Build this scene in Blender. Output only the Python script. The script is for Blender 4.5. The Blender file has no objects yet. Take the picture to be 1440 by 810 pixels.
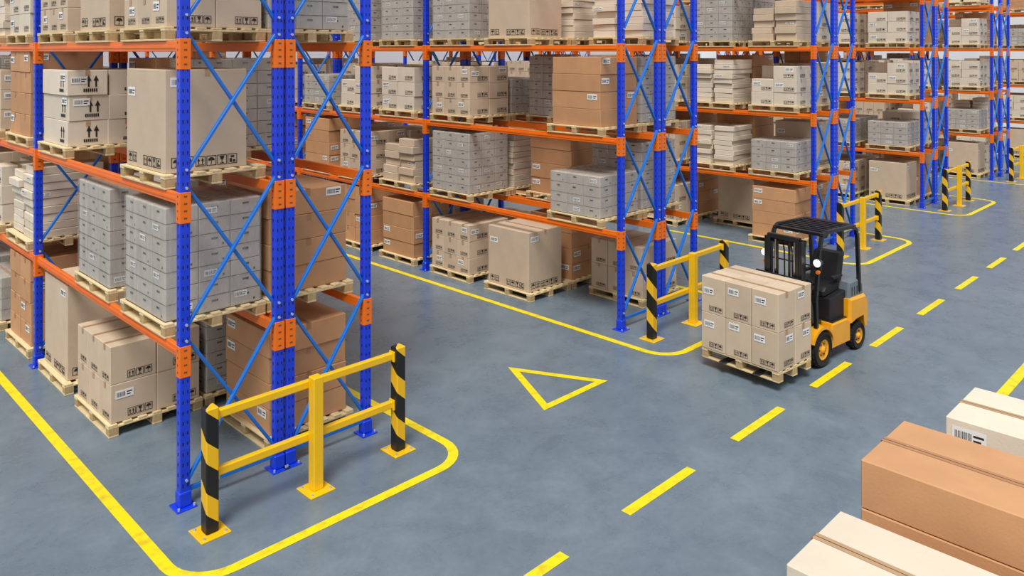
import bpy, bmesh, math, random
from mathutils import Vector, Matrix
random.seed(7)
H=4.4
scn=bpy.context.scene
def s2l(c):
    return tuple(((x/255)/12.92 if x/255<=0.04045 else (((x/255)+0.055)/1.055)**2.4) for x in c)
MATS={}
def mat(name,rgb,rough=.5,metal=0,noise=.12,nscale=6,bump=0,bscale=40,stretch=(1,1,1),coat=0,emit=0,rvar=0):
    m=bpy.data.materials.new(name); m.use_nodes=True; nt=m.node_tree; N=nt.nodes; L=nt.links
    b=N['Principled BSDF']
    b.inputs['Roughness'].default_value=rough; b.inputs['Metallic'].default_value=metal
    b.inputs['Coat Weight'].default_value=coat
    tc=N.new('ShaderNodeTexCoord'); mp=N.new('ShaderNodeMapping'); mp.inputs['Scale'].default_value=stretch
    L.new(tc.outputs['Object'],mp.inputs['Vector'])
    nz=N.new('ShaderNodeTexNoise'); nz.inputs['Scale'].default_value=nscale; nz.inputs['Detail'].default_value=4
    L.new(mp.outputs[0],nz.inputs['Vector'])
    mr=N.new('ShaderNodeMapRange'); mr.inputs['From Min'].default_value=.3; mr.inputs['From Max'].default_value=.7
    mr.inputs['To Min'].default_value=1-noise; mr.inputs['To Max'].default_value=1+noise
    L.new(nz.outputs['Fac'],mr.inputs['Value'])
    at=N.new('ShaderNodeAttribute'); at.attribute_name='tint'
    mu=N.new('ShaderNodeMath'); mu.operation='MULTIPLY'
    L.new(mr.outputs[0],mu.inputs[0]); L.new(at.outputs['Fac'],mu.inputs[1])
    vm=N.new('ShaderNodeVectorMath'); vm.operation='SCALE'; vm.inputs[0].default_value=s2l(rgb)
    L.new(mu.outputs[0],vm.inputs['Scale']); L.new(vm.outputs[0],b.inputs['Base Color'])
    if bump:
        n2=N.new('ShaderNodeTexNoise'); n2.inputs['Scale'].default_value=bscale; L.new(mp.outputs[0],n2.inputs['Vector'])
        bp=N.new('ShaderNodeBump'); bp.inputs['Strength'].default_value=bump; bp.inputs['Distance'].default_value=.01
        L.new(n2.outputs['Fac'],bp.inputs['Height']); L.new(bp.outputs[0],b.inputs['Normal'])
    if emit:
        b.inputs['Emission Color'].default_value=(1,1,1,1); b.inputs['Emission Strength'].default_value=emit
    MATS[name]=m; return m
mat('card_beige',(212,190,164),.75,noise=.06,nscale=3,bump=.1,bscale=60)
mat('card_white',(226,212,192),.75,noise=.05,nscale=3,bump=.1,bscale=60)
mat('card_brown',(200,150,107),.75,noise=.07,nscale=3,bump=.1,bscale=60)
mat('card_grey',(188,180,170),.55,noise=.08,nscale=5)
mat('tape_tan',(186,152,116),.35,noise=.05)
mat('tape_brown',(180,130,90),.4,noise=.05)
mat('seam',(104,78,56),.8,noise=.1)
mat('ink',(44,34,28),.7,noise=.1)
mat('label_paper',(242,242,240),.6,noise=.02)
mat('wood',(228,205,158),.7,noise=.14,nscale=5,stretch=(6,1,6),bump=.2,bscale=30)
mat('wood_dark',(196,167,120),.75,noise=.16,nscale=5,stretch=(6,1,6),bump=.2,bscale=30)
mat('rack_blue',(10,60,224),.34,noise=.06,nscale=3,coat=.2)
mat('brace_blue',(18,112,212),.4,noise=.06,nscale=3)
mat('rack_orange',(246,116,16),.42,noise=.06,nscale=3)
mat('hole_dark',(8,18,60),.6,noise=.05)
mat('bolt',(190,205,215),.35,metal=.4,noise=.05)
mat('yellow_paint',(246,194,8),.36,noise=.05,nscale=3,coat=.2)
mat('black_metal',(24,25,28),.38,noise=.15,coat=.2)
mat('rubber',(22,22,23),.85,noise=.2,bump=.3,bscale=30)
mat('fork_yellow',(242,168,8),.32,noise=.05,coat=.4)
mat('grey_metal',(112,122,130),.4,noise=.08)
mat('chrome',(180,184,188),.2,metal=1,noise=.05)
mat('vinyl_black',(28,28,31),.55,noise=.1,bump=.1)
mat('lamp_lens',(245,248,250),.15,noise=.01,emit=.8)
mat('lamp_orange',(240,120,20),.25,noise=.02)
def film():
    m=mat('stretch_film',(214,211,206),.28,noise=.04,nscale=3,bump=.35,bscale=5,stretch=(3,3,.35))
    nt=m.node_tree;N=nt.nodes;L=nt.links;b=N['Principled BSDF'];out=[n for n in N if n.type=='OUTPUT_MATERIAL'][0]
    mp=[n for n in N if n.type=='MAPPING'][0]
    n=N.new('ShaderNodeTexNoise');n.inputs['Scale'].default_value=4;n.inputs['Detail'].default_value=5;L.new(mp.outputs[0],n.inputs['Vector'])
    mr=N.new('ShaderNodeMapRange');mr.inputs['From Min'].default_value=.35;mr.inputs['From Max'].default_value=.65;mr.inputs['To Min'].default_value=.1;mr.inputs['To Max'].default_value=.36
    L.new(n.outputs['Fac'],mr.inputs['Value'])
    t=N.new('ShaderNodeBsdfTransparent');mx=N.new('ShaderNodeMixShader');L.new(mr.outputs[0],mx.inputs[0]);L.new(t.outputs[0],mx.inputs[1]);L.new(b.outputs[0],mx.inputs[2]);L.new(mx.outputs[0],out.inputs['Surface'])
film()
def stripe():
    m=mat('hazard_stripe',(242,186,8),.4,noise=.04); nt=m.node_tree;N=nt.nodes;L=nt.links
    tc=[n for n in N if n.type=='TEX_COORD'][0]
    sx=N.new('ShaderNodeSeparateXYZ'); L.new(tc.outputs['Object'],sx.inputs[0])
    px=N.new('ShaderNodeMath');px.operation='GREATER_THAN';L.new(sx.outputs['X'],px.inputs[0]);px.inputs[1].default_value=1.0
    xo=N.new('ShaderNodeMath');xo.operation='MULTIPLY_ADD';L.new(px.outputs[0],xo.inputs[0]);xo.inputs[1].default_value=-.484*H;L.new(sx.outputs['X'],xo.inputs[2])
    a=N.new('ShaderNodeMath');a.operation='SUBTRACT';L.new(xo.outputs[0],a.inputs[0]);L.new(sx.outputs['Y'],a.inputs[1])
    m1=N.new('ShaderNodeMath');m1.operation='MULTIPLY_ADD';L.new(a.outputs[0],m1.inputs[0]);m1.inputs[1].default_value=.9;L.new(sx.outputs['Z'],m1.inputs[2])
    m2=N.new('ShaderNodeMath');m2.operation='MULTIPLY_ADD';L.new(m1.outputs[0],m2.inputs[0]);m2.inputs[1].default_value=2.15;m2.inputs[2].default_value=20.57
    fr=N.new('ShaderNodeMath');fr.operation='FRACT';L.new(m2.outputs[0],fr.inputs[0])
    gt=N.new('ShaderNodeMath');gt.operation='GREATER_THAN';L.new(fr.outputs[0],gt.inputs[0]);gt.inputs[1].default_value=.42
    mx=N.new('ShaderNodeMix');mx.data_type='RGBA'
    mx.inputs['A'].default_value=(*s2l((245,190,20)),1);mx.inputs['B'].default_value=(*s2l((24,24,26)),1)
    L.new(gt.outputs[0],mx.inputs['Factor']);L.new(mx.outputs['Result'],N['Principled BSDF'].inputs['Base Color'])
stripe()

class MB:
    def __init__(s): s.v=[];s.f=[];s.m=[];s.t=[];s.names=[];s.sm=[]
    def mi(s,n):
        if n not in s.names: s.names.append(n)
        return s.names.index(n)
    def add(s,vs,fs,m,t=1.0,smooth=False):
        o=len(s.v); s.v+= [tuple(v) for v in vs]; k=s.mi(m)
        for f in fs: s.f.append([i+o for i in f]); s.m.append(k); s.t.append(t); s.sm.append(smooth)
    def box(s,c,d,m,c_=.004,M=None,t=1.0):
        hx,hy,hz=d[0]/2,d[1]/2,d[2]/2; c0=min(c_,hx*.45,hy*.45,hz*.45)
        vs=[];idx={}
        for a in(-1,1):
            for b in(-1,1):
                for e in(-1,1):
                    for ax in range(3):
                        p=[a*(hx-c0),b*(hy-c0),e*(hz-c0)]; p[ax]=(a*hx,b*hy,e*hz)[ax]
                        idx[(a,b,e,ax)]=len(vs); vs.append(Vector(p))
        F=[]
        for ax in range(3):
            o=[i for i in range(3) if i!=ax]
            for sg in(-1,1):
                q=[]
                for (p1,p2) in((-1,-1),(1,-1),(1,1),(-1,1)):
                    k=[0,0,0];k[ax]=sg;k[o[0]]=p1;k[o[1]]=p2;q.append(idx[(*k,ax)])
                F.append(q)
            for p1 in(-1,1):
                for p2 in(-1,1):
                    k=[0,0,0];k[o[0]]=p1;k[o[1]]=p2
                    k1=k[:];k1[ax]=-1;k2=k[:];k2[ax]=1
                    F.append([idx[(*k1,o[0])],idx[(*k2,o[0])],idx[(*k2,o[1])],idx[(*k1,o[1])]])
        for a in(-1,1):
            for b in(-1,1):
                for e in(-1,1): F.append([idx[(a,b,e,0)],idx[(a,b,e,1)],idx[(a,b,e,2)]])
        if M: vs=[M@v for v in vs]
        cc=Vector(c); s.add([v+cc for v in vs],F,m,t)
    def bb(s,x0,x1,y0,y1,z0,z1,m,c_=.004,t=1.0):
        s.box(((x0+x1)/2,(y0+y1)/2,(z0+z1)/2),(abs(x1-x0),abs(y1-y0),abs(z1-z0)),m,c_,None,t)
    def strut(s,p0,p1,w,h,m,up=(0,0,1)):
        p0=Vector(p0);p1=Vector(p1);x=(p1-p0);l=x.length;x.normalize();u=Vector(up)
        y=u.cross(x)
        if y.length<1e-4:y=Vector((0,1,0))
        y.normalize();z=x.cross(y)
        s.box((p0+p1)/2,(l,w,h),m,.004,Matrix((x,y,z)).transposed())
    def cyl(s,p0,p1,r,m,n=14,r2=None,cap=True):
        p0=Vector(p0);p1=Vector(p1);a=(p1-p0).normalized()
        u=a.orthogonal().normalized();w=a.cross(u);r2=r if r2 is None else r2
        vs=[];F=[]
        for i in range(n):
            t=2*math.pi*i/n;q=u*math.cos(t)+w*math.sin(t);vs+= [p0+q*r,p1+q*r2]
        for i in range(n):
            j=(i+1)%n;F.append([2*i,2*j,2*j+1,2*i+1])
        s.add(vs,F,m,1,True)
        if cap: s.add(vs,[[2*i for i in range(n)],[2*i+1 for i in range(n)]],m)
    def lathe_y(s,c,prof,m,n=28):
        vs=[];F=[];k=len(prof)
        for i in range(n):
            t=2*math.pi*i/n
            for(r,y) in prof: vs.append((c[0]+r*math.cos(t),c[1]+y,c[2]+r*math.sin(t)))
        for i in range(n):
            j=(i+1)%n
            for q in range(k-1): F.append([i*k+q,j*k+q,j*k+q+1,i*k+q+1])
        s.add(vs,F,m,1,True)
    def tube(s,pts,r,m,n=10):
        for a,b in zip(pts[:-1],pts[1:]): s.cyl(a,b,r,m,n)
    def torus(s,c,R,r,ax,m,n=24,k=8):
        a=Vector(ax).normalized();u=a.orthogonal().normalized();w=a.cross(u);vs=[];F=[]
        for i in range(n):
            t=2*math.pi*i/n;q=u*math.cos(t)+w*math.sin(t)
            for j in range(k):
                e=2*math.pi*j/k;vs.append(Vector(c)+q*(R+r*math.cos(e))+a*r*math.sin(e))
        for i in range(n):
            for j in range(k):
                i2=(i+1)%n;j2=(j+1)%k;F.append([i*k+j,i2*k+j,i2*k+j2,i*k+j2])
        s.add(vs,F,m,1,True)
    def prism(s,prof,y0,y1,m,ch=.02):
        n=len(prof);cx=sum(p[0] for p in prof)/n;cz=sum(p[1] for p in prof)/n
        def ins(p):
            d=Vector((cx-p[0],cz-p[1]));d=d.normalized()*ch;return(p[0]+d.x,p[1]+d.y)
        vs=[];F=[]
        for(y,inn) in((y0,True),(y0+ch,False),(y1-ch,False),(y1,True)):
            for p in prof:
                q=ins(p) if inn else p;vs.append((q[0],y,q[1]))
        for r in range(3):
            for i in range(n):
                j=(i+1)%n;F.append([r*n+i,r*n+j,(r+1)*n+j,(r+1)*n+i])
        F.append(list(range(n)));F.append([3*n+i for i in range(n)])
        s.add(vs,F,m)
    def decal(s,o,n,polys,m,off=.0025):
        n=Vector(n);up=Vector((0,0,1)) if abs(n.z)<.5 else Vector((0,1,0));r=up.cross(n);o=Vector(o)+n*off
        for P in polys:
            s.add([o+r*a+up*b for a,b in P],[list(range(len(P)))],m)
    def mesh(s,name):
        me=bpy.data.meshes.new(name);me.from_pydata(s.v,[],s.f)
        for n in s.names: me.materials.append(MATS[n])
        me.polygons.foreach_set('material_index',s.m)
        me.polygons.foreach_set('use_smooth',s.sm)
        bm=bmesh.new();bm.from_mesh(me)
        fs=[f for f in bm.faces if all(len(e.link_faces)==2 for e in f.edges)]
        bmesh.ops.recalc_face_normals(bm,faces=fs);bm.to_mesh(me);bm.free()
        a=me.attributes.new('tint','FLOAT','FACE');a.data.foreach_set('value',s.t)
        me.update();return me
def obj(name,me,loc=(0,0,0),rz=0,parent=None):
    o=bpy.data.objects.new(name,me);o.location=loc;o.rotation_euler=(0,0,rz)
    scn.collection.objects.link(o)
    if parent:o.parent=parent
    return o
def R(x0,y0,x1,y1): return [(x0,y0),(x1,y0),(x1,y1),(x0,y1)]
def frame(x,y,g,t): return [R(x,y,x+g,y+t),R(x,y+g-t,x+g,y+g),R(x,y,x+t,y+g),R(x+g-t,y,x+g,y+g)]
def glyph(kind,x,y,g):
    t=g*.07;P=[]
    def q(a,b,c,d):return R(x+a*g,y+b*g,x+c*g,y+d*g)
    if kind!='F': P+=frame(x,y,g,t)
    if kind in'A':
        for k in(.3,.7):
            P.append(q(k-.05,.25,k+.05,.6));P.append([(x+(k-.15)*g,y+.55*g),(x+(k+.15)*g,y+.55*g),(x+k*g,y+.85*g)])
        P.append(q(.15,.13,.85,.2))
    elif kind=='U':
        P.append([(x+g*(.5+.34*math.cos(a)),y+g*(.5+.34*math.sin(a))) for a in[math.pi*i/8 for i in range(9)]])
        P.append(q(.47,.15,.53,.5));P.append(q(.37,.13,.5,.18))
    elif kind=='G':
        P.append([(x+.25*g,y+.88*g),(x+.36*g,y+.5*g),(x+.64*g,y+.5*g),(x+.75*g,y+.88*g)])
        P.append(q(.46,.2,.54,.5));P.append(q(.3,.12,.7,.2))
    elif kind=='B':
        P.append(q(.2,.15,.45,.55));P.append(q(.52,.15,.82,.4));P.append(q(.3,.62,.7,.82))
    return P
FACES={'-x':(-1,0,0),'+x':(1,0,0),'-y':(0,-1,0),'+y':(0,1,0)}
def carton(mb,c,d,m,faces=(),deco='icons',lab=.5,yaw=0,tape=True,tint=None):
    t=tint if tint else random.uniform(.9,1.07)
    M=Matrix.Rotation(yaw,3,'Z')
    mb.box(c,d,m,.006,M,t)
    c=Vector(c);tp='tape_brown' if m=='card_brown' else 'tape_tan'
    if tape and d[2]>.15:
        o=c+Vector((0,0,d[2]/2))
        if d[1]>=d[0]*.9: mb.decal(o,(0,0,1),[R(-d[0]*0-.028,-d[1]/2,.028,d[1]/2)],tp,.0022);mb.decal(o,(0,0,1),[R(-.0025,-d[1]/2,.0025,d[1]/2)],'seam',.003)
        else: mb.decal(o,(0,0,1),[R(-d[0]/2,-.028,d[0]/2,.028)],tp,.0022);mb.decal(o,(0,0,1),[R(-d[0]/2,-.0025,d[0]/2,.0025)],'seam',.003)
    for fk in faces:
        n=Vector(FACES[fk]);w=d[1] if fk[1]=='x' else d[0];h=d[2]
        n2=M@n;o=c+n2*((d[0] if fk[1]=='x' else d[1])/2)
        if abs(yaw)>1e-3:o+=n2*.002
        if deco=='icons':
            g=min(.105,h*.26,w*.17);x=w/2-.04-g*3.3 if w<.8 else w/2-.1-g*4.4;ks=['A','G','U'] if w<.8 else ['A','U','G','B']
            for i,k in enumerate(ks): mb.decal(o,n2,glyph(k,x+i*g*1.1,-h/2+.04,g),'ink')
            if w>.8: mb.decal(o,n2,glyph('U',-w/2+.06,-h/2+.05,g)+glyph('A',-w/2+.06+g*1.15,-h/2+.05,g),'ink')
        elif deco=='fragile':
            g=h*.55
            x=w/2-g*1.5;y=-h/2+h*.33
            for k in(0,.5): mb.decal(o,n2,[R(x+k*g+.13*g,y,x+k*g+.25*g,y+g*.55),[(x+k*g,y+g*.45),(x+k*g+.38*g,y+g*.45),(x+k*g+.19*g,y+g*.85)]],'ink')
            P=[]
            for i in range(7): P+= [R(x+i*g*.14-.03,y-h*.19,x+i*g*.14-.03+g*.1,y-h*.06)]
            mb.decal(o,n2,P,'ink')
        elif deco=='slots':
            mb.decal(o,n2,[R(-.035,h*.12,.035,h*.25)],'ink')
            mb.decal(o,n2,[R(-w/2,-h/2-.002,w/2,-h/2+.006)],'seam')
            if random.random()<.25: mb.decal(o,n2,[R(w*.25,-h*.3,w*.25+.02,-h*.16)],'ink')
        if random.random()<lab and h>.1:
            lw=min(.2,w*.42);lh=min(.095,h*.4);x=random.choice([-w/2+.04,-w/2+.05,w/2-.06-lw]);y=h/2-lh-random.uniform(.03,.3)*h
            mb.decal(o,n2,[R(x,y,x+lw,y+lh)],'label_paper',.0028)
            P=[];q=x+lw*.08
            while q<x+lw*.55:
                b=random.uniform(.003,.007);P.append(R(q,y+lh*.2,q+b,y+lh*.75));q+=b+random.uniform(.003,.007)
            P.append(R(x+lw*.62,y+lh*.55,x+lw*.93,y+lh*.7));P.append(R(x+lw*.62,y+lh*.25,x+lw*.85,y+lh*.38))
            mb.decal(o,n2,P,'ink',.0036)
        if tape and deco!='slots' and d[2]>.2:
            if (d[1]>=d[0]*.9 and fk[1]=='y') or (d[1]<d[0]*.9 and fk[1]=='x'):
                mb.decal(o,n2,[R(-.028,h/2-.07,.028,h/2)],tp,.0024)
def stack(name,D,W,nx,ny,nz,h,m,deco,lab=.4,jit=.006,skip=(),yaw=.006,wrap=False):
    mb=MB();bx=D/nx;by=W/ny
    for k in range(nz):
        for i in range(nx):
            for j in range(ny):
                if (i,j,k) in skip:continue
                fc=[]
                if i==0:fc.append('-x')
                if i==nx-1:fc.append('+x')
                if j==0:fc.append('-y')
                if j==ny-1:fc.append('+y')
                carton(mb,(-D/2+bx*(i+.5)+random.uniform(-jit,jit)*.5,-W/2+by*(j+.5)+random.uniform(-jit,jit)*.5,h*(k+.5)),
                    (bx-.008,by-.008,h-.003),m,fc,deco,lab,random.uniform(-yaw,yaw),True,random.uniform(.93,1.04) if wrap else None)
    if wrap: mb.bb(-D/2-.013,D/2+.013,-W/2-.013,W/2+.013,.002,nz*h+.01,'stretch_film',.02)
    return mb.mesh(name)
def flats(name,nz,m='card_white',hh=.115):
    mb=MB()
    for j,(y,w) in enumerate(((-.29,.54),(.29,.54))):
        for k in range(nz-(j and random.choice((0,1)))):
            dx=random.uniform(-.04,.04);dy=random.uniform(-.02,.02)
            carton(mb,(dx,y+dy,hh*(k+.5)),(random.uniform(.88,.98),w-.04,hh-.006),m,('-x','-y'),'none',.15,random.uniform(-.03,.03),False)
    return mb.mesh(name)
LM={}
LM['big']=[stack('m_big%d'%i,.88,1.04,1,1,1,1.05,'card_beige','icons',.8,0,yaw=0) for i in range(2)]
LM['tall']=[stack('m_tall',.98,1.0,1,1,1,1.22,'card_beige','icons',.8,0,yaw=0)]
LM['brown']=[stack('m_brown%d'%i,1.0,1.05,1,1,4,.285,'card_brown','none',.6,.02) for i in range(3)]
LM['browntall']=[stack('m_brownt%d'%i,1.0,1.05,1,2,4,.31,'card_brown','none',.4,.015) for i in range(2)]
LM['grey']=[stack('m_grey%d'%i,1.03,1.08,3,3,7,.163,'card_grey','slots',.12,.004,yaw=.002,wrap=True) for i in range(2)]
LM['greylow']=[stack('m_greyl',1.03,1.08,3,3,4,.17,'card_grey','slots',.12,.004,yaw=.002,wrap=True)]
LM['small']=[stack('m_small0',1.04,1.14,2,3,2,.44,'card_beige','icons',.35),
             stack('m_small1',1.04,1.14,2,3,2,.42,'card_beige','icons',.35)]
LM['small3']=[stack('m_small3%d'%i,1.04,1.12,2,3,3,.315,'card_beige','icons',.35,skip=sk) for i,sk in enumerate(((),((1,2,2),(1,1,2))))]
LM['light']=[stack('m_light%d'%i,1.0,1.1,2,2,3,.3,'card_white','icons',.3,.02,skip=sk) for i,sk in enumerate(((),((0,1,2),)))]
LM['fragile']=[stack('m_frag',1.0,1.04,2,1,3,.33,'card_white','fragile',.6,.03,yaw=.02)]
LM['flat']=[flats('m_flat0',9),flats('m_flat1',8),flats('m_flat2',6,'card_beige',.15)]
LN={'big':'large_cardboard_box','tall':'large_cardboard_box','brown':'brown_cardboard_box_stack','browntall':'brown_cardboard_box_stack','grey':'shrink_wrapped_box_stack','greylow':'shrink_wrapped_box_stack','small':'cardboard_box_stack','small3':'cardboard_box_stack','light':'cardboard_box_stack','fragile':'fragile_cardboard_box_stack','flat':'flat_carton_stack'}
def pallet_mesh(name,D,W):
    mb=MB();n=7 if D>1 else 5
    bw=.1
    for i in range(n):
        x=-D/2+bw/2+(D-bw)*i/(n-1);mb.bb(x-bw/2,x+bw/2,-W/2,W/2,.122,.144,'wood',t=random.uniform(.88,1.06))
    for y in(-W/2+.05,0,W/2-.05):
        mb.bb(-D/2,D/2,y-.05,y+.05,.1,.122,'wood',t=random.uniform(.85,1))
        for x in(-D/2+.06,0,D/2-.06): mb.bb(x-.055,x+.055,y-.049,y+.049,.022,.1,'wood_dark',t=random.uniform(.85,1.05))
    for x in(-D/2+.06,0,D/2-.06): mb.bb(x-.055,x+.055,-W/2,W/2,0,.022,'wood',t=random.uniform(.85,1))
    return mb.mesh(name)
PM=pallet_mesh('m_pallet',1.1,1.2);PMS=pallet_mesh('m_pallet_s',.8,1.2)
def place(kind,x,y,z,yaw=0,var=None):
    yaw+=random.uniform(-.012,.012)
    obj('wooden_pallet',PM,(x,y,z),yaw)
    if kind=='big': x-=.07
    l=LM[kind];obj(LN[kind],l[var] if var is not None else random.choice(l),(x,y,z+.1445),yaw)

# ---------- racks ----------
LEV=[.335,.672,1.009,1.346]
PER=1.575;UX=[0,.226,.256,.478];YB=[0,1.11,2.22,3.33,4.44]
def rack_mesh():
    mb=MB();top=1.66*H
    for yb in YB:
        y=yb*H
        for ux in UX:
            x=ux*H
            mb.bb(x-.05,x+.05,y-.045,y+.045,.01,top,'rack_blue',.008)
            mb.bb(x-.1,x+.1,y-.1,y+.1,0,.014,'rack_blue',.003)
            mb.bb(x-.06,x+.06,y-.055,y+.055,.014,.16,'rack_blue',.01)
            for bx in(-.075,.075): mb.cyl((x+bx,y-.075,.014),(x+bx,y-.075,.035),.012,'bolt',8)
            z=.22
            while z<top-.05:
                for n,o in(((0,-1,0),(x,y-.045,z)),((0,1,0),(x,y+.045,z))): mb.decal(o,n,[R(-.028,-.016,-.016,.016),R(.016,-.016,.028,.016)],'hole_dark',.0015)
                for n,o in(((-1,0,0),(x-.05,y,z)),((1,0,0),(x+.05,y,z))): mb.decal(o,n,[R(-.008,-.016,.008,.016)],'hole_dark',.0015)
                z+=.1
            for L in LEV:
                zc=(L-.015)*H
                mb.bb(x-.055,x+.055,y-.05,y+.05,zc-.15,zc+.15,'rack_orange',.004)
                for dz in(-.1,-.03,.04,.11): mb.decal((x,y-.05,zc+dz),(0,-1,0),[R(-.016,-.008,.016,.008)],'seam',.0015);mb.decal((x-.055,y,zc+dz),(-1,0,0),[R(-.009,-.009,.009,.009)],'seam',.0015)
        for a,b in((0,1),(2,3)):
            xa=UX[a]*H+.04;xb=UX[b]*H-.04
            for k,(z0,z1) in enumerate(((.06,.365),(.4,.7),(.74,1.04),(1.08,1.38))):
                mb.strut((xa,y-.018,z0*H),(xb,y-.018,z1*H),.03,.045,'brace_blue',(0,1,0))
                mb.strut((xa,y+.018,z1*H),(xb,y+.018,z0*H),.03,.045,'brace_blue',(0,1,0))
                for xx in(xa-.03,xb+.03):
                    for zz in(z0,z1): mb.cyl((xx,y-.045,zz*H),(xx,y-.06,zz*H),.014,'bolt',8)
            mb.strut((xa,y,.035*H),(xb,y,.035*H),.03,.045,'brace_blue')
    for a,b in zip(YB[:-1],YB[1:]):
        for ux,sg in zip(UX,(-1,1,-1,1)):
            x=ux*H
            for L in LEV:
                z=L*H
                mb.bb(x-.025,x+.025,a*H+.05,b*H-.05,z-.045,z+.06,'rack_orange',.006)
                mb.bb(x+sg*.025,x+sg*.032,a*H+.06,b*H-.06,z-.01,z+.02,'rack_orange',.002)
    return mb.mesh('m_rack')
RM=rack_mesh()
SL=[.215,.575,.935]
spec={ # (rack,row,bay,slot,level)
(0,0,0,0,0):None,(0,0,0,1,0):('small',0),(0,0,0,2,0):('tall',0),
(0,0,0,0,1):('grey',0),(0,0,0,1,1):('grey',1),(0,0,0,2,1):None,
(0,0,0,0,2):('big',0),(0,0,0,1,2):None,(0,0,0,2,2):('fragile',0),
(0,0,0,0,3):('small3',0),(0,0,0,1,3):('big',1),(0,0,0,2,3):('small3',0),
(0,1,0,0,0):('brown',0),(0,1,0,0,1):('brown',1),(0,1,0,0,2):None,(0,1,0,0,3):('grey',0),
(0,1,0,1,0):('grey',0),(0,1,0,1,1):('brown',2),(0,1,0,1,2):('grey',1),(0,1,0,1,3):('grey',1),
(0,1,0,2,2):('brown',0),(0,1,0,2,1):None,
(0,0,1,0,0):('browntall',0),(0,0,1,0,1):('flat',0),(0,0,1,0,2):('browntall',1),(0,0,1,0,3):('light',0),
(1,0,0,0,0):None,(1,0,0,1,0):('big',0),(1,0,0,2,0):('small3',0),(1,1,0,0,0):('small',0),(1,1,0,1,0):('brown',0),
(1,0,0,0,1):('greylow',0),(1,0,0,1,1):None,(1,0,0,2,1):('grey',0),(1,1,0,2,1):('flat',0),(1,1,0,1,1):('brown',1),(1,1,0,0,1):('grey',1),
(1,0,0,0,2):('brown',2),(1,0,0,1,2):None,(1,0,0,2,2):('small3',0),(1,1,0,0,2):('grey',0),(1,1,0,1,2):('grey',1),
(1,0,0,0,3):None,(1,0,0,1,3):('big',1),(1,1,0,0,3):('flat',1),(1,0,0,2,3):('grey',0),
(1,0,1,0,0):('brown',1),(1,0,1,0,1):('flat',2),(1,0,1,0,2):('light',0),(1,0,1,0,3):('grey',1),
(1,0,1,1,0):('browntall',0),(1,0,1,1,1):('small3',0),(1,0,1,1,2):('light',1),
(2,0,0,0,0):('brown',0),(2,0,0,0,1):('greylow',0),(2,0,0,0,2):('light',1),(2,0,0,0,3):('flat',2),
(2,0,0,1,0):None,(2,0,0,1,1):('flat',1),(2,0,0,1,2):('flat',0),(2,0,0,1,3):('grey',0),(2,1,0,1,1):('brown',1),(2,1,0,1,0):('tall',0),
(3,0,0,0,0):('big',0),(3,0,0,0,1):('greylow',0),(3,0,0,0,2):('light',1),(3,0,0,0,3):('light',0),
(4,0,0,0,0):('big',1),(4,0,0,0,1):('greylow',0),(4,0,0,0,2):('light',0),(4,0,0,0,3):('light',1),
}
NB=[3,4,3,2,2,2]
kinds=['big','brown','brown','browntall','grey','greylow','small3','small3','light','light','light','flat','flat','small',None]
for r in range(6):
    x0=(.729+PER*r)*H;y0=1.75*H
    obj('pallet_rack',RM,(x0,y0,0))
    for row in range(2):
        cx=x0+(UX[0]+UX[1])/2*H+row*UX[2]*H
        for b in range(NB[r]):
            for s in range(3):
                for lv in range(5 if r>=2 else 4):
                    k=(r,row,b,s,lv)
                    if lv==4 and row==1:continue
                    e=spec.get(k,'rnd')
                    if e=='rnd':
                        kk=random.choice(kinds);e=(kk,None) if kk else None
                    if e is None:continue
                    z=0 if lv==0 else LEV[lv-1]*H+.061
                    place(e[0],cx,y0+(YB[b]+SL[s])*H,z+.001,0,e[1])
# ---------- barriers ----------
def barrier_mesh():
    mb=MB();w=.484*H
    for x in(0,w):
        mb.bb(x-.06,x+.06,-.06,.06,.012,1.15,'hazard_stripe',.01)
        mb.bb(x-.14,x+.14,-.14,.14,0,.014,'yellow_paint',.003)
        for a in(-.1,.1):
            for b in(-.1,.1): mb.cyl((x+a,b,.014),(x+a,b,.03),.013,'bolt',8)
    x=w/2
    mb.bb(x-.055,x+.055,-.115,-.005,.012,1.14,'yellow_paint',.008)
    mb.bb(x-.14,x+.14,-.2,.08,0,.014,'yellow_paint',.003)
    for a in(-.1,.1):
        for b in(-.16,.04): mb.cyl((x+a,b,.014),(x+a,b,.03),.013,'bolt',8)
    for z in(.52,1.05):
        mb.bb(.06,w-.06,-.004,.056,z-.04,z+.04,'yellow_paint',.01)
        for xx,sg in((.06,1),(w-.06,-1)): mb.bb(xx,xx+sg*.02,-.03,.06,z-.055,z+.055,'yellow_paint',.003)
    return mb.mesh('m_barrier')
BM=barrier_mesh()
for r in range(6): obj('guard_rail_barrier',BM,((.729+PER*r)*H,1.617*H,0))
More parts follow.
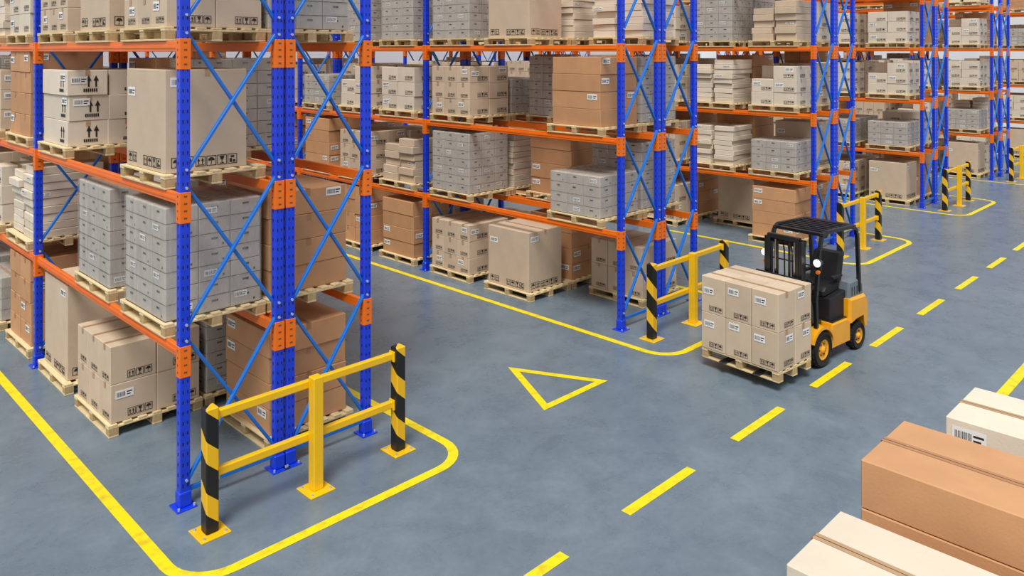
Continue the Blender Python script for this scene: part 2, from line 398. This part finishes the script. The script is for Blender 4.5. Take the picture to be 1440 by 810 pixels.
# ---------- floor markings ----------
def paint():
    m=bpy.data.materials.new('floor_paint_yellow');m.use_nodes=True;nt=m.node_tree;N=nt.nodes;L=nt.links;b=N['Principled BSDF'];b.inputs['Roughness'].default_value=.5
    g=N.new('ShaderNodeNewGeometry');n=N.new('ShaderNodeTexNoise');n.inputs['Scale'].default_value=9;n.inputs['Detail'].default_value=8;L.new(g.outputs['Position'],n.inputs['Vector'])
    cr=N.new('ShaderNodeValToRGB');cr.color_ramp.elements[0].position=.3;cr.color_ramp.elements[0].color=(*s2l((214,190,35)),1);cr.color_ramp.elements[1].position=.5;cr.color_ramp.elements[1].color=(*s2l((250,222,10)),1)
    L.new(n.outputs['Fac'],cr.inputs[0]);L.new(cr.outputs[0],b.inputs['Base Color']);return m
PAINT=paint()
def strip(name,pts,w,closed=False,z=.003):
    n=len(pts);L=[];Rr=[]
    P=[Vector(p) for p in pts]
    for i in range(n):
        if closed: a=(P[i]-P[i-1]).normalized();b=(P[(i+1)%n]-P[i]).normalized()
        else:
            a=(P[i]-P[i-1]).normalized() if i>0 else (P[1]-P[0]).normalized();b=(P[i+1]-P[i]).normalized() if i<n-1 else a
        t=(a+b).normalized();nn=Vector((-t.y,t.x));k=w/2/max(.3,nn.dot(Vector((-a.y,a.x))))
        L.append(P[i]+nn*k);Rr.append(P[i]-nn*k)
    vs=[(v.x,v.y,z) for v in L+Rr];F=[]
    for i in range(n if closed else n-1):
        j=(i+1)%n;F.append([n+i,n+j,j,i])
    me=bpy.data.meshes.new(name);me.from_pydata(vs,[],F);me.materials.append(PAINT)
    return obj(name,me)
for r in range(6):
    xa=(.62+PER*r)*H;xb=(1.322+PER*r)*H;ya=1.472*H;rd=.42
    pts=[(xa,6.1*H)]+[(xa+rd-rd*math.cos(a),ya+rd-rd*math.sin(a)) for a in[math.pi/2*i/8 for i in range(9)]]
    pts+=[(xb-rd+rd*math.sin(a),ya+rd-rd*math.cos(a)) for a in[math.pi/2*i/8 for i in range(9)]]+[(xb,6.1*H)]
    strip('floor_zone_line',pts,.11)
x=1.525-.46*4
while x<10.3:
    strip('floor_dash_marking',[((x-.13)*H,1.047*H),((x+.13)*H,1.047*H)],.11);x+=.46
strip('floor_edge_line',[(-2*H,.634*H),(10.5*H,.634*H)],.13)
def tri(cx):
    a=Vector((cx-.148,1.502))*H;b=Vector((cx+.148,1.502))*H;c=Vector((cx,1.80))*H
    cen=(a+b+c)/3;
    def sh(p,k):return cen+(p-cen)*k
    strip('floor_triangle_marking',[sh(p,.84) for p in(a,b,c)],.1,True)
tri(1.776)
# ---------- floor / walls ----------
def floor_mat():
    m=bpy.data.materials.new('polished_concrete');m.use_nodes=True;nt=m.node_tree;N=nt.nodes;L=nt.links;b=N['Principled BSDF']
    g=N.new('ShaderNodeNewGeometry')
    def nz(s,d,dist=0,ro=.62):
        n=N.new('ShaderNodeTexNoise');n.inputs['Scale'].default_value=s;n.inputs['Detail'].default_value=d;n.inputs['Distortion'].default_value=dist;n.inputs['Roughness'].default_value=ro;L.new(g.outputs['Position'],n.inputs['Vector']);return n
    a=nz(.5,8,.8);c=nz(1.9,12,.3,.72);f=nz(40,4);s=nz(14,6,.3,.7)
    cr=N.new('ShaderNodeValToRGB');e=cr.color_ramp.elements
    e[0].position=.34;e[0].color=(*s2l((94,110,124)),1);e[1].position=.66;e[1].color=(*s2l((127,141,153)),1)
    q=e.new(.5);q.color=(*s2l((109,125,138)),1)
    mx=N.new('ShaderNodeMath');mx.operation='MULTIPLY_ADD';L.new(c.outputs['Fac'],mx.inputs[0]);mx.inputs[1].default_value=.5
    m2=N.new('ShaderNodeMath');m2.operation='MULTIPLY_ADD';L.new(a.outputs['Fac'],m2.inputs[0]);m2.inputs[1].default_value=.33
    m3=N.new('ShaderNodeMath');m3.operation='MULTIPLY';L.new(s.outputs['Fac'],m3.inputs[0]);m3.inputs[1].default_value=.17;L.new(m3.outputs[0],m2.inputs[2])
    L.new(m2.outputs[0],mx.inputs[2])
    L.new(mx.outputs[0],cr.inputs[0]);L.new(cr.outputs[0],b.inputs['Base Color'])
    mr=N.new('ShaderNodeMapRange');mr.inputs['From Min'].default_value=.35;mr.inputs['From Max'].default_value=.65;mr.inputs['To Min'].default_value=.24;mr.inputs['To Max'].default_value=.36;L.new(c.outputs['Fac'],mr.inputs['Value']);L.new(mr.outputs[0],b.inputs['Roughness'])
    bp=N.new('ShaderNodeBump');bp.inputs['Strength'].default_value=.06;bp.inputs['Distance'].default_value=.005;L.new(f.outputs['Fac'],bp.inputs['Height']);L.new(bp.outputs[0],b.inputs['Normal'])
    return m
me=bpy.data.meshes.new('m_floor');me.from_pydata([(-2.5*H,-2.5*H,0),(11*H,-2.5*H,0),(11*H,6.8*H,0),(-2.5*H,6.8*H,0)],[],[[0,1,2,3]]);me.materials.append(floor_mat());obj('floor',me)
mat('wall_paint',(230,233,235),.8,noise=.03,nscale=.5)
mat('wall_trim',(120,130,140),.7,noise=.03)
for nm,(x0,x1,y0,y1) in {'wall_east':(11*H,11*H+.2,-2.5*H,6.8*H+.2),'wall_north':(-2.5*H,11*H,6.8*H,6.8*H+.2)}.items():
    mb=MB();mb.bb(x0,x1,y0,y1,0,9.5,'wall_paint',.002);obj(nm,mb.mesh('m_'+nm))
mb=MB();mb.bb(11*H-.03,11*H,-2.5*H,6.8*H-.03,0.001,.25,'wall_trim');obj('baseboard_east',mb.mesh('m_bbe'))
mb=MB();mb.bb(-2.5*H,11*H-.04,6.8*H-.03,6.8*H,0.001,.25,'wall_trim');obj('baseboard_north',mb.mesh('m_bbn'))
# ---------- foreground stacks ----------
def fg(name,x0,x1,y1,ztop,h,m,W=1.15,ny=1,deco='none',lab=0):
    D=x1-x0;cx=(x0+x1)/2;cy=y1-W/2
    obj('wooden_pallet',PMS,(cx,cy,0.001))
    n=int(round((ztop-.146)/h));hh=(ztop-.146)/n
    obj(name,stack('m_'+name+str(cx),D,W,1,ny,n,hh,m,deco,lab,0.004,yaw=.002),(cx,cy,.146))
fg('cardboard_box_stack',3.49,4.10,1.71,2.04,.38,'card_white')
fg('brown_cardboard_box_stack',4.325,4.97,1.70,2.223,.26,'card_brown')
fg('cardboard_box_stack',5.73,6.38,1.70,2.0,.37,'card_white',lab=.5)
# ---------- forklift ----------
FO=Vector((10.95,5.21,0));FR=math.radians(-5)
def wl(x,y,z=0):
    return (FO.x+x*math.cos(FR)-y*math.sin(FR),FO.y+x*math.sin(FR)+y*math.cos(FR),z)
fk=bpy.data.objects.new('forklift',None);fk.location=FO;fk.rotation_euler=(0,0,FR);fk.scale=(.93,.93,.93);scn.collection.objects.link(fk)
def part(nm,mb): return obj(nm,mb.mesh('m_fk_'+nm),parent=fk)
mb=MB()
mb.prism([(-.12,.2),(1.2,.2),(1.2,.46),(-.12,.46)],-.3,.3,'black_metal')
mb.prism([(.32,.2),(.86,.2),(.86,.5),(.78,.56),(.3,.56),(.3,.3)],-.44,.44,'fork_yellow',.02)
for y0,y1 in((-.47,-.27),(.27,.47)):
    arc=[(-.3*math.cos(math.radians(a)),.265+.3*math.sin(math.radians(a))) for a in range(25,156,13)]
    arc2=[(-.345*math.cos(math.radians(a)),.265+.345*math.sin(math.radians(a))) for a in range(25,156,13)]
    n=len(arc)
    for i in range(n-1):
        P=[arc[i],arc[i+1],arc2[i+1],arc2[i]]
        vs=[(p[0],y,p[1]) for y in(y0,y1) for p in P]
        mb.add(vs,[[0,1,2,3],[4,5,6,7],[0,1,5,4],[1,2,6,5],[2,3,7,6],[3,0,4,7]],'fork_yellow')
mb.prism([(-.1,.46),(.3,.46),(.3,.6),(.08,.64),(0,.95),(-.1,.95)],-.27,.27,'black_metal')
mb.bb(.38,.82,-.4,.4,.555,.575,'black_metal')
part('chassis',mb)
mb=MB()
mb.prism([(.84,.46),(1.0,.5),(1.3,.5),(1.32,.3),(1.4,.3),(1.44,.5),(1.42,.74),(1.34,.84),(.84,.84)],-.45,.45,'fork_yellow',.04)
mb.bb(1.41,1.45,-.25,.25,.5,.62,'black_metal')
part('counterweight',mb)
mb=MB()
mb.prism([(.42,.56),(1.1,.56),(1.28,.84),(1.26,.94),(1.05,.98),(.42,.9)],-.34,.34,'vinyl_black',.02)
mb.prism([(.88,.78),(1.36,.78),(1.34,1.0),(1.22,1.1),(.9,1.08)],-.4,.4,'grey_metal',.03)
for i in range(4): mb.bb(.97+i*.08,1.0+i*.08,-.403,.403,.86,1.0,'black_metal')
part('engine_hood',mb)
mb=MB()
mb.prism([(.42,.92),(.9,.96),(.9,1.08),(.45,1.06),(.4,1.0)],-.24,.24,'vinyl_black',.03)
mb.prism([(.84,1.02),(.96,1.04),(1.06,1.46),(1.02,1.52),(.94,1.5),(.82,1.08)],-.23,.23,'vinyl_black',.03)
for y in(-.26,.26): mb.bb(.62,.9,y-.03,y+.03,1.16,1.21,'vinyl_black',.015)
part('seat',mb)
mb=MB()
mb.cyl((.0,0,.8),(.22,0,1.14),.03,'black_metal');mb.torus((.23,0,1.16),.16,.016,(.5,0,.8),'vinyl_black')
for a in(0,2.1,4.2):
    mb.strut((.23,0,1.155),(.23+.15*math.cos(a)*.85,.15*math.sin(a),1.16-.15*math.cos(a)*.53),.02,.01,'black_metal')
for y in(.1,.16,.22): mb.cyl((.02,-y,.93),(.1,-y,1.12),.008,'black_metal');mb.cyl((.1,-y,1.12),(.11,-y,1.145),.018,'black_metal',8)
part('steering_wheel',mb)
for i,(x,r,w,y) in enumerate(((0,.265,.17,.385),(1.13,.215,.15,.37))):
    for sg in(-1,1):
        mb=MB();c=(x,sg*y,r)
        mb.lathe_y(c,[(r*.58,-w/2),(r*.9,-w/2),(r,-w/2+.03),(r,w/2-.03),(r*.9,w/2),(r*.58,w/2),(r*.58,-w/2)],'rubber')
        for k in range(24):
            t=2*math.pi*k/24
            Mx=Matrix.Rotation(-t,3,'Y')
            mb.box(Vector(c)+Mx@Vector((r-.003,0,0)),(.016,w*.8,.022),'rubber',.003,Mx)
        mb.lathe_y(c,[(r*.58,-w/2+.01),(r*.52,-w/2+.005),(r*.46,-w/2+.035),(r*.2,-w/2+.03),(r*.18,-w/2-.005),(.001,-w/2-.01)],'fork_yellow')
        mb.lathe_y(c,[(r*.58,w/2-.01),(r*.52,w/2-.005),(r*.46,w/2-.035),(r*.2,w/2-.03),(r*.18,w/2+.005),(.001,w/2+.01)],'fork_yellow')
        for k in range(6):
            t=2*math.pi*k/6;q=Vector(c)+Vector((r*.33*math.cos(t),sg*(w/2-.035),r*.33*math.sin(t)));mb.cyl(q,q+Vector((0,sg*.018,0)),.012,'black_metal',6)
        part('wheel_%d'%(i*2+(sg>0)+1),mb)
mb=MB()
for sg in(-1,1):
    y=sg*.3
    mb.bb(-.36,-.24,y-.012,y+.012,.08,1.9,'black_metal');mb.bb(-.36,-.345,y-.045*(sg>0)-.0,y+.045*(sg<0)+.001,.08,1.9,'black_metal');mb.bb(-.255,-.24,y-.045*(sg>0),y+.045*(sg<0)+.001,.08,1.9,'black_metal')
    y=sg*.235
    mb.bb(-.37,-.27,y-.025,y+.025,.1,1.94,'black_metal')
    mb.cyl((-.29,sg*.16,.12),(-.29,sg*.16,1.2),.035,'black_metal');mb.cyl((-.29,sg*.16,1.2),(-.29,sg*.16,1.86),.022,'chrome')
    mb.bb(-.345,-.335,sg*.1-.02,sg*.1+.02,.4,1.85,'black_metal')
    mb.cyl((-.24,sg*.34,.75),(.1,sg*.3,.55),.028,'black_metal');
for z in(.14,.95,1.86): mb.bb(-.27,-.235,-.32,.32,z-.05,z+.05,'black_metal')
mb.bb(-.36,-.3,-.26,.26,1.88,1.95,'black_metal')
for y in(-.08,-.03,.05): mb.tube([(-.25,y,.95),(-.22,y,1.3),(-.23,y,1.7),(-.27,y,1.85)],.011,'rubber',8)
part('mast',mb)
mb=MB()
for z in(.3,.66): mb.bb(-.4,-.365,-.42,.42,z-.045,z+.045,'black_metal')
for y in(-.42,.42): mb.bb(-.4,-.37,y-.02,y+.02,.26,1.36,'black_metal')
mb.bb(-.4,-.37,-.44,.44,1.32,1.36,'black_metal')
for y in(-.25,-.085,.085,.25): mb.bb(-.395,-.375,y-.012,y+.012,.66,1.33,'black_metal')
part('load_backrest',mb)
for i,y in enumerate((-.2,.36)):
    mb=MB();mb.bb(-.435,-.4,y-.05,y+.05,.165,.72,'black_metal')
    mb.prism([(-.435,.165),(-.435,.205),(-1.38,.185),(-1.4,.172),(-1.38,.165)],y-.05,y+.05,'black_metal',.004)
    part('fork_%d'%(i+1),mb)
mb=MB()
for y in(-.4,.4):
    P=[(-.1,y,.6),(-.12,y,1.0),(-.02,y,1.72),(.06,y,1.93),(.16,y,1.985),(.98,y,1.96),(1.1,y,1.9),(1.15,y,1.76),(1.22,y,.9)]
    for a,b in zip(P[:-1],P[1:]): mb.strut(a,b,.055,.055,'black_metal',(0,1,0))
for x in(.1,1.04): mb.strut((x,-.42,1.955),(x,.42,1.955),.07,.05,'black_metal')
for i in range(7):
    x=.22+i*.12;mb.bb(x-.018,x+.018,-.4,.4,1.955,1.985,'black_metal')
mb.bb(.14,1.02,-.015,.015,1.94,1.965,'black_metal')
mb.strut((-.05,-.4,1.5),(-.05,.4,1.5),.02,.02,'black_metal')
part('overhead_guard',mb)
for i,y in enumerate((-.44,.44)):
    mb=MB();mb.cyl((-.06,y,1.58),(-.15,y,1.58),.045,'black_metal',16,.068);mb.cyl((-.15,y,1.58),(-.157,y,1.58),.058,'lamp_lens',16)
    mb.bb(-.09,-.04,y-.02,y+.02,1.46,1.58,'black_metal')
    mb.cyl((-.1,y,1.44),(-.14,y,1.44),.03,'lamp_orange',12)
    part('headlight_%d'%(i+1),mb)
p=wl(-.85,.10,.13);obj('wooden_pallet',PMS,p,FR)
obj('cardboard_box_stack',stack('m_forkload',.82,1.2,2,3,2,.5,'card_beige','icons',.6,.004,yaw=.003),(p[0],p[1],p[2]+.1445),FR)
# ---------- light ----------
w=bpy.data.worlds.new('World');scn.world=w;w.use_nodes=True
w.node_tree.nodes['Background'].inputs[0].default_value=(.98,.985,1,1);w.node_tree.nodes['Background'].inputs[1].default_value=.55
sd=bpy.data.lights.new('sun','SUN');sd.energy=3.1;sd.angle=math.radians(22);sd.color=(1,.975,.93)
so=bpy.data.objects.new('sun',sd);scn.collection.objects.link(so)
so.rotation_euler=Vector((-.5,-.33,1)).to_track_quat('Z','Y').to_euler();so.location=(0,0,15)
# ---------- camera ----------
cd=bpy.data.cameras.new('camera');co=bpy.data.objects.new('camera',cd);scn.collection.objects.link(co)
co.location=(0,0,H);co.rotation_euler=(math.radians(90),0,math.radians(-45))
cd.sensor_width=36;cd.lens=36*1122/1440;cd.shift_y=-333/1440;cd.clip_end=300
scn.camera=co
scn.view_settings.view_transform='Standard'
